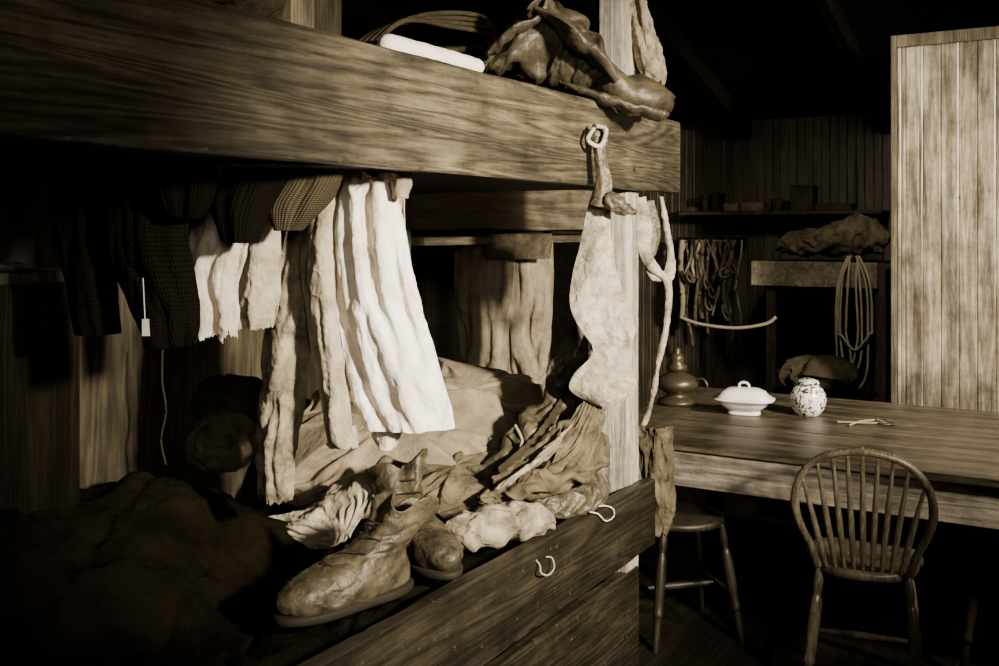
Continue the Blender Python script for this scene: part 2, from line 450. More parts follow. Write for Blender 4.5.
def planks(name, a, b_, z0, z1, mat, w=.1, parent=None, g=.006, normal=1):
    a = Vector((*a, 0)); b_ = Vector((*b_, 0)); L = (b_-a).length; t = (b_-a)/L
    n_ = Vector((-t.y, t.x, 0))*normal
    prof = []; k = int(L/w)+1
    for i in range(k):
        s0 = i*w; s1 = min((i+1)*w, L)
        if s1-s0 < .02: continue
        for s, d in ((s0, -g), (s0+.006, 0), ((s0+s1)/2-.006, 0), ((s0+s1)/2, -g*.5), ((s0+s1)/2+.006, 0), (s1-.006, 0), (s1, -g)):
            prof.append(a+t*s+n_*d)
    prof.append(prof[-1]-n_*.02); prof.insert(0, prof[0]-n_*.02)
    m_ = len(prof)
    vs = [p+Vector((0, 0, z0)) for p in prof]+[p+Vector((0, 0, z1)) for p in prof]
    fs = [(i, (i+1) % m_, m_+(i+1) % m_, m_+i) for i in range(m_)]
    fs.append(tuple(range(m_-1, -1, -1))); fs.append(tuple(range(m_, 2*m_)))
    return mkobj(name, vs, fs, mat, parent)

# ---------------------------------------------------------------- room
box('floor', -3.4, 3.2, -2.4, 7.0, -.05, 0, M_floor, bev=0)
planks('wall_back', (3.2, 6.8), (-3.4, 6.8), 0, 2.36, M_back, .11)
planks('wall_left', (-3.3, 6.8), (-3.3, -2.4), 0, 3.6, M_roof, .11)
planks('wall_right', (3.1, -2.4), (3.1, 6.8), 0, 3.6, M_back, .11)
planks('wall_front', (-3.3, -2.3), (3.1, -2.3), 0, 4.2, M_back, .11)
y0, z0, y1, z1 = 6.9, 2.33, -2.4, 4.9
mkobj('ceiling', [(-3.4, y0, z0), (3.2, y0, z0), (3.2, y1, z1), (-3.4, y1, z1), (-3.4, y0, z0+.05), (3.2, y0, z0+.05), (3.2, y1, z1+.05), (-3.4, y1, z1+.05)],
      [(0, 1, 2, 3), (7, 6, 5, 4), (0, 4, 5, 1), (1, 5, 6, 2), (2, 6, 7, 3), (3, 7, 4, 0)], M_roof)
for i in range(7):
    x = -3.0+i*.9
    mkobj('trim_%d' % (i+1), [(x, y0-.15, z0+.04*1-.02), (x+.06, y0-.15, z0+.02), (x+.06, y1+.15, z1-.02-.05), (x, y1+.15, z1-.07),
          (x, y0-.15, z0-.10), (x+.06, y0-.15, z0-.10), (x+.06, y1+.15, z1-.19), (x, y1+.15, z1-.19)],
          [(3, 2, 1, 0), (4, 5, 6, 7), (0, 1, 5, 4), (1, 2, 6, 5), (2, 3, 7, 6), (3, 0, 4, 7)], M_roof)
pn = empty('wooden_partition', (-.88, 5.25, 0))
planks('boards', (1.9, 5.25), (-.86, 5.25), 0, 2.5, M_panel, .16, pn)
box('top_rail', -.86, 1.9, 5.235, 5.30, 2.5, 2.56, M_postd, pn)
box('edge_batten', -.885, -.858, 5.235, 5.30, 0, 2.56, M_postd, pn)

# ---------------------------------------------------------------- main bunk
bk = empty('bunk_bed', (-1.6, 1.2, 0))
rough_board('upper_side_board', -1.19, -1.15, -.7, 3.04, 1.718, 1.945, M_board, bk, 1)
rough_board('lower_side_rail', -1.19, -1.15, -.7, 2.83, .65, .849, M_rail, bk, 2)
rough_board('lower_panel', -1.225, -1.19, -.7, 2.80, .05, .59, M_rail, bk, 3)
box('corner_post', -1.285, -1.195, 2.72, 2.81, 0, 2.5, M_post, bk, .004)
box('near_post', -1.285, -1.195, -.68, -.59, 0, 3.0, M_postd, bk, .004)
box('back_post', -2.10, -2.02, 2.70, 2.78, 0, 1.9, M_postd, bk, .004)
box('upper_deck', -2.09, -1.195, -.68, 2.80, 1.725, 1.75, M_dwood, bk)
box('lower_deck', -2.09, -1.195, -.68, 2.80, .66, .69, M_dwood, bk)
box('upper_end_board', -2.09, -1.29, 2.74, 2.775, 1.73, 1.85, M_dwood, bk)
planks('back_boards', (-2.12, 2.72), (-2.12, -.7), 0, 1.72, M_part, .14, bk, normal=-1)
planks('back_boards_upper', (-2.12, 2.5), (-2.12, 1.75), 1.72, 2.75, M_part, .12, bk, normal=-1)
box('wall_stud', -2.09, -2.03, 2.2, 2.3, 1.76, 2.75, M_postd, bk)

b2 = empty('bunk_bed', (-2.5, 3.8, 0))
rough_board('upper_side_board', -2.14, -2.10, 2.86, 4.75, 1.60, 1.79, M_bench, b2, 5)
box('ledge', -2.16, -2.02, 2.86, 4.6, 1.545, 1.575, M_bench, b2)
box('lower_side_rail', -2.14, -2.10, 2.86, 4.75, .55, .75, M_rail, b2)
box('near_post', -2.21, -2.14, 2.86, 2.93, 0, 1.9, M_part, b2)
box('mid_post', -2.21, -2.14, 3.95, 4.02, 0, 1.9, M_part, b2)
box('far_post', -2.21, -2.14, 4.68, 4.75, 0, 2.3, M_part, b2)
box('deck', -3.1, -2.14, 2.86, 4.75, 1.58, 1.6, M_dwood, b2)
box('lower_deck', -3.1, -2.14, 2.86, 4.75, .56, .6, M_dwood, b2)

# ---------------------------------------------------------------- bedding
def heightfield(name, x0, x1, y0_, y1_, zb, fn, mat, nx=70, ny=200, parent=None):
    vs = []; fs = []
    for j in range(ny):
        for i in range(nx):
            x = x0+(x1-x0)*i/(nx-1); y = y0_+(y1_-y0_)*j/(ny-1)
            e = min(i, nx-1-i, j, ny-1-j)
            vs.append(Vector((x, y, zb if e == 0 else fn(x, y))))
    for j in range(ny-1):
        for i in range(nx-1):
            k = j*nx+i; fs.append((k, k+1, k+nx+1, k+nx))
    fs.append(tuple([i for i in range(nx-1, -1, -1)]+[j*nx for j in range(1, ny)]+[(ny-1)*nx+i for i in range(1, nx)]+[j*nx+nx-1 for j in range(ny-2, 0, -1)]))
    return mkobj(name, vs, fs, mat, parent, True)
def sm(a, b_, x):
    t = max(0, min(1, (x-a)/(b_-a))); return t*t*(3-2*t)
def bedz(x, y):
    q = Vector((x*4, y*4, .3))
    near = 1-sm(1.55, 2.1, y)
    lump = .10*max(0, noise.noise(Vector((x*4+1, y*3.4, 7))))*near
    quilt = -.012*(max(0, 1-abs(((x+y*.5)*5) % 1-.5)*14))*near
    rise = .19*(1-sm(-1.85, -1.5, x))*near
    edge = min(1, (-1.215-x)/.08)
    return .80+(.028*ridged(q, 4)+.03*noise.noise(Vector((x*2.2, y*2.2, 4)))+lump+quilt)*max(edge, .2)+rise+.01*max(0, (-1.6-x))
heightfield('sleeping_bag', -2.07, -1.197, -.6, 2.7, .692, bedz, M_blanket, 110, 300)

def pillow(name, c, sx, sy, sz, mat, rot, seed=1, amp=.004, ku=1.05, bs=6, freq=8, parent=None, bend=.9, fine=.003):
    n1, n2 = 96, 60; vs = []; fs = []
    R = Matrix.Rotation(rot[2], 3, 'Z') @ Matrix.Rotation(rot[1], 3, 'Y') @ Matrix.Rotation(rot[0], 3, 'X')
    for j in range(n2+1):
        ph = -math.pi/2+math.pi*(.02+.96*j/n2)
        for i in range(n1):
            a = 2*math.pi*i/n1
            ca, sa, cp, sp_ = math.cos(a), math.sin(a), math.cos(ph), math.sin(ph)
            f = lambda v, e: math.copysign(abs(v)**e, v)
            x = f(ca, .6)*cp**.6; y = f(sa, .6)*cp**.6
            th = (1-abs(x)**2.4)*(1-abs(y)**2.4)
            z = math.copysign(abs(sp_)**.9*(.2+.8*max(th, 0)**.5), sp_)
            vs.append(Vector(c)+R @ Vector((x*sx, y*sy, z*sz)))
    for j in range(n2):
        for i in range(n1):
            fs.append((j*n1+i, j*n1+(i+1) % n1, (j+1)*n1+(i+1) % n1, (j+1)*n1+i))
    fs.append(tuple(range(n1-1, -1, -1))); fs.append(tuple(n2*n1+i for i in range(n1)))
    o = mkobj(name, vs, fs, mat, parent, True)
    crumple(o, n1, n2+1, True, ku, ku, .012, 120, amp, freq, seed, bend, bs)
    if fine: displace(o, fine, 12, seed=seed, oct=3)
    return o
pillow('pillow', U(390, 445, 2.80), .31, .20, .10, M_pillow, (.55, -.10, .54), 2, .005, 1.035, fine=.0015)
pillow('pillow', U(472, 412, 3.02), .25, .18, .09, M_pillow, (.5, .12, .35), 5, .005, 1.035, fine=.0015)
pillow('rolled_jersey', U(455, 484, 2.62), .15, .09, .055, M_mid, (.3, -.15, .75), 8, .006, 1.10, fine=.002)

# ---------------------------------------------------------------- hanging garments
D = 2.12
us = empty('hanging_undershirt', U(395, 290, D))
hang('front', [(348, 388, 172, D), (338, 396, 195, D-.01), (333, 406, 240, D-.02), (337, 420, 300, D-.02), (345, 438, 360, D-.01), (354, 450, 400, D), (362, 456, 424, D)], M_white, us, Wk=1.14, seed=3, bow=.04, amp=.02, pins=(0, .2, .45, .75, 1), vf=3, crease=.003, th=.002, cst=(1.8, 1.8, .8))
hang('back', [(350, 400, 172, D+.05), (345, 400, 195, D+.06), (340, 402, 240, D+.07), (345, 412, 300, D+.08), (352, 430, 360, D+.08), (360, 445, 400, D+.08)], M_stripe, us, Wk=1.15, seed=4, bow=-.02)
hang('sleeve', [(388, 412, 172, D-.03), (390, 412, 182, D-.03), (393, 409, 196, D-.03)], M_pillow, us, Wk=1.3, seed=6, nu=40, nv=30)
hang('cuff', [(372, 408, 412, D+.03), (372, 402, 430, D+.03), (377, 396, 444, D+.03)], M_vest, us, Wk=1.2, seed=7, nu=40, nv=30)
fl_ = empty('flannel_trouser_leg', U(330, 300, D+.02))
hang('leg', [(322, 348, 173, D+.02), (308, 350, 200, D+.01), (300, 346, 260, D), (307, 347, 320, D), (317, 350, 380, D), (325, 354, 425, D), (328, 358, 438, D)], M_stripe, fl_, Wk=1.2, seed=9, bow=.04, nu=60, vf=3, th=.002)
garment('cuff', [(325, 355, 426, D, .02), (327, 357, 436, D, .02), (329, 358, 447, D, .018)], M_stripe, fl_, folds=3, famp=.2, seed=10, nv=20, amp=.002)
hang('torn_trousers', [(300, 330, 176, D+.08), (282, 318, 215, D+.07), (270, 315, 280, D+.06), (262, 312, 340, D+.06), (258, 306, 400, D+.06), (256, 297, 450, D+.06), (260, 294, 497, D+.06)],
     M_grey, Wk=1.22, seed=13, amp=.02, bow=.04, bs=6, rag=.06, nu=72, nv=120, vf=8, kv=1.0, crease=.004, cst=(1.6, 1.6, 1), th=.002)
E_ = 1.98
hang('wool_vest', [(195, 262, 194, E_), (190, 255, 225, E_), (187, 240, 270, E_-.01), (192, 238, 310, E_-.01), (196, 236, 338, E_-.01)], M_vest, Wk=1.15, seed=21, rag=.15, bow=.03, vf=3, crease=.003, th=.002)
hang('wool_drawers', [(228, 280, 198, E_+.07), (228, 282, 230, E_+.06), (228, 282, 270, E_+.05), (230, 280, 300, E_+.05), (238, 272, 326, E_+.05)], M_stripe, Wk=1.2, seed=25, bow=.03, vf=3, crease=.003, th=.002, rag=.06)
garment('knitted_mitten', [(285, 345, 172, 1.92), (280, 340, 185, 1.92, .04), (268, 325, 208, 1.92, .04), (274, 303, 230, 1.92)], M_knitL, folds=2, famp=.1, depth=.03, amp=.003, seed=31, twist=.1)
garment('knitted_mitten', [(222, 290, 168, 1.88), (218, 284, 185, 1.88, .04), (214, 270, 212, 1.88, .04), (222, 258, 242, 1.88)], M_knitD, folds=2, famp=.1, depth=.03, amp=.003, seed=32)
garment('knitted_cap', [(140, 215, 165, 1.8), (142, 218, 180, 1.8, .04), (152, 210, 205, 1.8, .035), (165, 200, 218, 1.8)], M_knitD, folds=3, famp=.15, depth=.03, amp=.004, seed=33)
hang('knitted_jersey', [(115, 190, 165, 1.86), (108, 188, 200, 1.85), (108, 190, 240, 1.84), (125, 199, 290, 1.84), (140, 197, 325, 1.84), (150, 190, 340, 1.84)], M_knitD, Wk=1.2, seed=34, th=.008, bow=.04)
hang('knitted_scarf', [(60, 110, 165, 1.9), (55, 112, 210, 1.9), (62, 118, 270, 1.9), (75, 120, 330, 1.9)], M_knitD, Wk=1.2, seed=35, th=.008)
tg = empty('paper_tag', U(146, 325, 1.76))
cord('string', [U(143, 278, 1.76), U(144, 300, 1.76), U(145, 320, 1.76)], .0010, M_string, tg)
mkobj('tag', [U(142, 319, 1.76), U(149, 319, 1.76), U(150, 336, 1.76), U(142, 336, 1.76), U(142, 319, 1.763), U(149, 319, 1.763), U(150, 336, 1.763), U(142, 336, 1.763)],
      [(0, 1, 2, 3), (7, 6, 5, 4), (0, 4, 5, 1), (1, 5, 6, 2), (2, 6, 7, 3), (3, 7, 4, 0)], M_paper, tg)
cord('hanging_cable', [U(163, 340, 2.4), U(162, 380, 2.4), U(166, 410, 2.4), U(161, 440, 2.4), U(166, 465, 2.4)], .003, M_sole)
tr = empty('hanging_trousers', U(500, 300, 4.0))
hang('left_leg', [(456, 520, 238, 4.0), (455, 512, 280, 4.0), (460, 508, 330, 4.0), (466, 506, 370, 4.0), (472, 506, 402, 4.0)], M_trous, tr, Wk=1.15, seed=41, amp=.03, vf=3, crease=.003, kv=.97, cst=(1.4, 1.4, .5), bs=10)
hang('right_leg', [(488, 552, 238, 4.06), (495, 552, 280, 4.06), (502, 548, 330, 4.06), (506, 543, 370, 4.06), (510, 540, 402, 4.06)], M_trous, tr, Wk=1.15, seed=43, amp=.03, vf=3, crease=.003, kv=.97, cst=(1.4, 1.4, .5), bs=10)
garment('folded_cloth', [(483, 552, 234, 3.93), (482, 552, 245, 3.93), (486, 550, 259, 3.93)], M_mid, folds=3, famp=.1, depth=.02, amp=.003, seed=45, nv=30)

# ---------------------------------------------------------------- heap of clothes at the post
hp = empty('clothes_heap', U(540, 460, 2.72))
def ht(nm, pts, mat, seed, ku=1.22, kv=1.12, amp=.012, freq=8, bs=6, fine=.0015):
    ctube(nm, [(U(*p[:3]), p[3], p[4]) for p in pts], mat, hp, 72, 100, ku, kv, seed, amp, freq, .9, bs, fine=fine)
ht('coat_sleeve', [(592, 352, 2.80, .008, .02), (572, 385, 2.78, .03, .045), (540, 430, 2.70, .05, .055), (505, 470, 2.62, .05, .045), (478, 497, 2.56, .02, .02)], M_leather, 1)
ht('coat_body', [(596, 400, 2.8, .03, .03), (580, 425, 2.74, .06, .05), (560, 460, 2.68, .08, .06), (540, 490, 2.66, .07, .05), (505, 512, 2.6, .02, .03)], M_mid, 2)
ht('shirt_tail', [(600, 438, 2.74, .02, .02), (585, 460, 2.65, .05, .035), (545, 480, 2.56, .05, .03), (505, 492, 2.52, .03, .02), (482, 499, 2.48, .01, .01)], M_mid, 3, 1.28, 1.14)
ht('trousers', [(600, 475, 2.74, .02, .03), (588, 492, 2.70, .05, .04), (560, 502, 2.62, .05, .035), (535, 508, 2.55, .02, .02)], M_leather, 4)
ht('scarf', [(600, 405, 2.72, .01, .01), (585, 420, 2.66, .04, .020), (555, 440, 2.60, .04, .020), (525, 462, 2.56, .035, .02), (495, 480, 2.52, .01, .01)], M_mid, 7, 1.2, 1.1)
sheet('coat_lapel', [[U(600, 390, 2.66), U(585, 400, 2.64), U(572, 418, 2.62)], [U(603, 430, 2.64), U(585, 440, 2.58), U(560, 452, 2.57)], [U(603, 462, 2.64), U(580, 470, 2.56), U(545, 478, 2.54)]], M_mid, hp, 60, 70, .012, 8, seed=5, ku=1.15, kv=1.06, th=.003, anchor=.004, bs=7, fine=.0015)
sheet('torn_shirt', [[U(575, 425, 2.56), U(560, 438, 2.53), U(545, 452, 2.52)], [U(550, 450, 2.54), U(535, 462, 2.50), U(522, 472, 2.50)], [U(520, 472, 2.50), U(508, 482, 2.47), U(494, 488, 2.47)]], M_grey, hp, 50, 70, .014, 9, seed=15, ku=1.2, kv=1.06, th=.003, anchor=.004, bs=6, fine=.0015)
ht('dark_strap', [(582, 325, 2.84, .004, .02), (566, 355, 2.80, .006, .03), (552, 390, 2.78, .006, .03), (538, 430, 2.72, .006, .02)], M_leather, 5, 1.1, 1.05, .003, fine=0)
ht('braces', [(575, 372, 2.74, .003, .012), (560, 405, 2.68, .003, .014), (535, 440, 2.6, .004, .014), (500, 470, 2.50, .003, .01)], M_dark, 6, 1.05, 1.05, .002, fine=0)
cord('knotted_cord', [U(515, 425, 2.62), U(522, 440, 2.6), U(520, 452, 2.58), U(530, 465, 2.54)], .004, M_rope, hp)
ctube('canvas_mitten', [(U(438, 538, 2.34), .02, .015), (U(465, 532, 2.36), .05, .04), (U(500, 524, 2.42), .06, .045), (U(535, 520, 2.46), .04, .035), (U(552, 525, 2.48), .01, .01)], M_grey, None, ku=1.12, kv=1.08, seed=7, bs=8, fine=.0015)
sheet('linen_rag', [[U(258, 520, 2.50), U(300, 512, 2.55), U(335, 490, 2.6)], [U(268, 530, 2.46), U(315, 512, 2.46), U(350, 475, 2.5)], [U(285, 540, 2.42), U(330, 532, 2.4), U(371, 490, 2.42)], [U(300, 546, 2.42), U(335, 545, 2.4), U(352, 530, 2.4)]],
      M_stripe, amp=.014, freq=7, seed=3, nu=80, nv=80, ku=1.12, kv=1.08, anchor=.003, fine=.0015, bs=7, th=.002)
pillow('fur_cap', U(222, 442, 2.45), .075, .06, .07, M_mid, (.3, 0, .6), 15, .008, 1.08, fine=.004)
pillow('folded_jersey', U(240, 402, 2.6), .11, .07, .06, M_dark, (.3, .2, .6), 16, .008, 1.08, fine=.004)

# ---------------------------------------------------------------- boots
def boot(name, heel, ang, sc=1, lean=0, seed=0, h=.185):
    e = empty(name, heel)
    R = Matrix.Rotation(ang, 3, 'Z'); n = 96
    rows = [(-.058, .235, .046, .012), (-.07, .252, .056, .02), (-.072, .262, .061, .04), (-.066, .250, .060, .06), (-.058, .205, .054, .08), (-.052, .125, .050, .1),
            (-.052, .085, .051, .12), (-.060, .072, .056, .15), (-.068, .078, .062, h)]
    R2 = cr(rows, 84)
    inner = [(a+.006, b_-.006, w-.006, z) for a, b_, w, z in reversed(R2[30:])]
    vs = []; fs = []
    allr = R2+inner
    for a, b_, w, z in allr:
        cx = (a+b_)/2+lean*max(0, z-.08); hw = (b_-a)/2
        for i in range(n):
            t = 2*math.pi*i/n; ca, sa = math.cos(t), math.sin(t)
            xx = cx+hw*math.copysign(abs(ca)**.85, ca); taper = 1-.12*max(0, -ca)
            k_ = max(0, z-.11)/.07
            tz = z+k_*(.016*math.sin(3*t+seed)+.018*math.sin(t+1))
            slit = -.45*k_*math.exp(-(min(t, 2*math.pi-t)/.3)**2)*hw
            cr_ = 1-.07*max(0, math.sin((xx+z*1.2)*120+sa*2))*sm(.04, .09, xx)*(1-sm(.16, .2, xx)) if z < .12 else 1
            ank = 1-.05*max(0, math.sin(z*190+ca*2))*sm(.08, .1, z)*(1-sm(.14, .16, z))
            side = .25*max(0, z-.09)
            vs.append(Vector(heel)+R @ (Vector(((xx+slit-cx)*ank+cx, sa*w*taper*ank*(1+.22*k_*math.sin(2*t+seed))+side, tz*cr_))*sc))
    k = len(allr)
    for j in range(k-1):
        for i in range(n): fs.append((j*n+i, j*n+(i+1) % n, (j+1)*n+(i+1) % n, (j+1)*n+i))
    fs.append(tuple(range(n-1, -1, -1))); fs.append(tuple((k-1)*n+i for i in range(n)))
    o = mkobj('upper', vs, fs, M_boot, e, True)
    displace(o, .0035, 11, (1, 1, 1.3), seed, 3)
    vs = []; fs = []
    prof = [(.0, .98), (.004, 1.01), (.014, 1.015), (.018, .98)]
    for z, s_ in prof:
        for i in range(n):
            t = 2*math.pi*i/n; ca, sa = math.cos(t), math.sin(t)
            wx = .063*(1-.18*math.exp(-((ca+.1)/.4)**2))
            vs.append(Vector(heel)+R @ (Vector((.092+.168*s_*math.copysign(abs(ca)**.85, ca), sa*wx*s_, z))*sc))
    for j in range(3):
        for i in range(n): fs.append((j*n+i, j*n+(i+1) % n, (j+1)*n+(i+1) % n, (j+1)*n+i))
    fs.append(tuple(range(n-1, -1, -1))); fs.append(tuple(3*n+i for i in range(n)))
    mkobj('sole', vs, fs, M_sole, e, True)
    for i in range(4):
        z = .090+i*.022; x = [.150, .112, .090, .075][i]+lean*max(0, z-.08); sd = .25*max(0, z-.09)
        cord('lace_%d' % (i+1), [Vector(heel)+R @ (Vector((x-.025, -.03+sd, z))*sc), Vector(heel)+R @ (Vector((x+.002, sd, z+.008))*sc), Vector(heel)+R @ (Vector((x-.025, .035+sd, z-.005))*sc)], .0018, M_sole, e)
    return e
boot('leather_boot', (-1.285, 1.665, .842), math.radians(-105), .98, -.5, 2)
boot('leather_boot', (-1.435, 1.92, .842), math.radians(-26), 1.02, -.6, 5)

# ---------------------------------------------------------------- things on upper bunk
tube('paper_roll', [(U(388, 46, 2.45), .022, .022), (U(390, 46, 2.45), .028, .028), (U(430, 56, 2.55), .028, .028), (U(472, 67, 2.66), .026, .026), (U(475, 68, 2.67), .018, .018)], M_paper, None, nu=40, nv=50, amp=.0015, freq=20)
bg = empty('canvas_bag', U(560, 70, 2.8))
def bt(nm, pts, mat, seed, ku=1.07, kv=1.05, amp=.02, freq=5, bs=11, fine=.002):
    o = tube(nm, [(U(*p[:3]), p[3], p[4]) for p in pts], mat, bg, 108, 120)
    crumple(o, 108, 120, True, ku, kv, .006, 180, amp, freq, seed, .93, bs)
    displace(o, fine, 13, seed=seed, oct=3)
bt('body', [(478, 68, 2.72, .02, .008), (495, 62, 2.74, .07, .03), (525, 48, 2.77, .09, .08), (548, 44, 2.79, .10, .095), (575, 62, 2.80, .10, .085), (610, 84, 2.79, .09, .055), (645, 98, 2.79, .07, .045), (664, 102, 2.80, .03, .025)], M_bag, 1)
bt('flap', [(486, 56, 2.70, .03, .008), (510, 34, 2.71, .08, .012), (545, 13, 2.73, .09, .014), (562, 24, 2.70, .10, .018), (590, 52, 2.68, .08, .016), (612, 78, 2.68, .04, .010)], M_bag, 2, 1.05, 1.05, .012)
bt('strap_fold', [(560, 82, 2.68, .01, .006), (590, 94, 2.665, .03, .012), (625, 106, 2.67, .035, .014), (655, 114, 2.70, .03, .014), (664, 112, 2.74, .01, .008)], M_bag, 3, 1.05, 1.05, .006)
hang('draped_rag', [(625, 642, -20, 3.0), (626, 650, 15, 2.99), (632, 660, 45, 2.98), (638, 668, 70, 2.98), (650, 664, 92, 2.98)], M_grey, Wk=1.3, seed=71, amp=.03, rag=.25, nu=60, nv=80, bs=6, vf=8, kv=1.0, crease=.006)
cl = empty('coiled_harness', U(420, 35, 2.6))
for k in range(4):
    cord('loop_%d' % (k+1), [U(352+6*k, 48, 2.5), U(380+8*k, 30-3*k, 2.6), U(430+6*k, 14+4*k, 2.75), U(480+k*3, 16+6*k, 2.9), U(494, 35+3*k, 2.9), U(470, 48, 2.8), U(440-10*k, 50, 2.7)], .007, M_dark, cl, 60)
heightfield('upper_blanket', -2.07, -1.25, -.6, 2.68, 1.752, lambda x, y: 1.86+.03*ridged(Vector((x*4, y*4, 9)), 3), M_blanket, 50, 140)
pillow('rolled_blanket', U(180, -8, 1.9), .2, .07, .05, M_dark, (0, 0, 1.3), 31, .01)

# ---------------------------------------------------------------- hide harness hung on nail in the board
d0 = 2.63
hs = empty('hide_harness', U(605, 260, d0))
def srow(l, r_, y, d, b=0.0):
    return [U(l, y, d), U((l*2+r_)/3, y+2, d-.010-b), U((l+2*r_)/3, y+2, d-.006-b), U(r_, y, d)]
sheet('upper_strap', [srow(594, 606, 124, 2.60), srow(590, 607, 135, 2.59), srow(595, 606, 155, 2.59), srow(597, 611, 180, 2.59), srow(590, 612, 205, 2.59)], M_leather, hs, amp=.003, freq=20, seed=2, th=.006, nu=24, nv=60)
sheet('hide', [srow(596, 611, 182, d0-.02), srow(586, 611, 210, d0), srow(579, 612, 245, d0), srow(572, 618, 275, d0), srow(570, 628, 305, d0), srow(580, 635, 328, d0), srow(592, 630, 346, d0, .004), srow(590, 629, 358, d0, .006), srow(574, 634, 375, d0, .008), srow(571, 634, 390, d0, .006), srow(598, 614, 404, d0)],
      M_hide, hs, amp=.007, freq=6, seed=6, th=.004, nu=50, nv=140, fine=.0015)
cord('tie', [U(594, 128, 2.57), U(588, 140, 2.56), U(600, 146, 2.56), U(606, 130, 2.57), U(596, 126, 2.57)], .006, M_hide, hs, 40)
ctube('knot', [(U(604, 203, 2.60), .006, .01), (U(612, 202, 2.58), .016, .02), (U(622, 208, 2.59), .016, .016), (U(634, 212, 2.6), .006, .006)], M_leather, hs, 36, 40, 1.2, 1.2, 4, .004, 20)
ls = empty('leather_strap', U(655, 300, 3.05))
def strip(nm, pts, par, mat, seed=0):
    L = [[U(x-w/2, y, d), U(x, y+1, d-.006), U(x+w/2, y, d)] for x, y, w, d, in pts]
    sheet(nm, L, mat, par, nu=12, nv=90, amp=.004, freq=14, seed=seed, th=.004)
strip('long_strap', [(641, 196, 10, 3.04), (643, 225, 18, 3.02), (645, 252, 12, 3.02), (654, 268, 14, 3.02), (668, 284, 9, 3.02), (667, 320, 5, 3.02), (659, 360, 5, 3.02), (653, 395, 4, 3.02), (644, 425, 5, 3.02)], ls, M_hide, 3)
strip('short_strap', [(661, 196, 4, 3.06), (667, 230, 5, 3.05), (671, 262, 8, 3.05), (664, 280, 18, 3.04), (652, 272, 12, 3.03)], ls, M_hide, 4)
strip('thin_strap', [(646, 200, 16, 3.06), (652, 235, 18, 3.05), (648, 262, 6, 3.05)], ls, M_leather, 5)
def hx(px, py, x):
    k = (px-499.5)/1000
    return U(px, py, x/(C*k-S))
cord('iron_hook', [hx(536, 560, -1.15), hx(540, 566, -1.14), hx(541, 573, -1.13), hx(548, 575, -1.13), hx(554, 568, -1.13), hx(552, 558, -1.14), hx(546, 557, -1.145)], .0022, M_rope, None, 40)
cord('twine', [hx(585, 514, -1.16), hx(600, 506, -1.145), hx(612, 508, -1.142), hx(614, 516, -1.142), hx(606, 521, -1.142), hx(598, 514, -1.142), hx(590, 512, -1.142)], .0016, M_string, None, 50)

lk = empty('wooden_locker', (-1.95, 1.1, .8))
planks('front', (-1.88, 1.36), (-1.88, .5), 1.02, 1.49, M_locker, .13, lk, normal=-1)
box('lid', -2.08, -1.86, .48, 1.38, 1.49, 1.515, M_part, lk)
planks('side', (-2.07, 1.36), (-1.89, 1.36), 1.02, 1.49, M_locker, .1, lk, normal=1)
box('bottom', -2.08, -1.90, .5, 1.35, 1.0, 1.02, M_locker, lk)
pillow('small_rag', (-1.95, 1.25, 1.525), .05, .03, .012, M_grey, (0, 0, 0), 77, .004)

# ---------------------------------------------------------------- table
tx0, tx1, ty0, ty1, tz = -1.85, 1.6, 3.745, 5.15, .76
tab = empty('mess_table', (0, 4.4, 0))
nb = 6; w = (ty1-ty0)/nb
for i in range(nb):
    box('top_plank_%d' % (i+1), tx0, tx1, ty0+i*w+.0015, ty0+(i+1)*w-.0015, tz-.03, tz+random.uniform(-.001, .001), M_table, tab, .003)
box('front_apron', tx0+.05, tx1-.05, ty0+.025, ty0+.055, tz-.175, tz-.031, M_apron, tab, .003)
box('back_apron', tx0+.05, tx1-.05, ty1-.055, ty1-.025, tz-.175, tz-.031, M_apron, tab, .003)
box('end_apron', tx0+.05, tx0+.08, ty0+.055, ty1-.055, tz-.175, tz-.031, M_apron, tab, .003)
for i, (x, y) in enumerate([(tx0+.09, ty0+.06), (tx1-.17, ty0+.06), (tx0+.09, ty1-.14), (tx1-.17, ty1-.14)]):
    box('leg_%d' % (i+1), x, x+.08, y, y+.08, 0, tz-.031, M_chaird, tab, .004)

def on_table(px, py): return U(px, py, (ZC-tz)/((py-230)/1000))
p = on_table(677, 404); ol = empty('oil_lamp', p)
lathe('base', [(.085, 0), (.095, .008), (.095, .02), (.06, .035), (.045, .05), (.07, .065), (.10, .085), (.105, .105), (.09, .13), (.05, .15), (.035, .16)], M_tin, p, ol)
lathe('burner', [(.033, .158), (.05, .165), (.05, .185), (.03, .20), (.038, .215), (.03, .24), (.016, .25), (.02, .26), (.012, .275)], M_tin, p, ol)
cord('handle', [p+Vector((.08, 0, .12)), p+Vector((.13, 0, .13)), p+Vector((.15, 0, .09)), p+Vector((.1, 0, .06))], .006, M_tin, ol)
p = on_table(744, 414); bd = empty('covered_dish', p); rz = .15
lathe('foot', [(.055, 0), (.062, .004), (.058, .016), (.05, .02)], M_cer, p, bd, 64, 1.2, .85, .6, rz)
lathe('bowl', [(.05, .018), (.07, .026), (.09, .045), (.10, .062), (.118, .068), (.118, .074), (.095, .074)], M_cer, p, bd, 64, 1.15, .85, .6, rz)
lathe('lid', [(.108, .075), (.11, .08), (.095, .09), (.085, .105), (.06, .118), (.02, .122)], M_cer, p, bd, 64, 1.12, .82, .6, rz)
cord('lid_handle', [p+Vector((-.02, 0, .115)), p+Vector((-.022, 0, .135)), p+Vector((0, 0, .145)), p+Vector((.022, 0, .135)), p+Vector((.02, 0, .115))], .006, M_cer, bd)
p = on_table(808, 415); jr = empty('ginger_jar', p)
lathe('body', [(.045, 0), (.05, .003), (.07, .03), (.08, .065), (.078, .095), (.062, .125), (.045, .137), (.042, .142)], M_jar, p, jr)
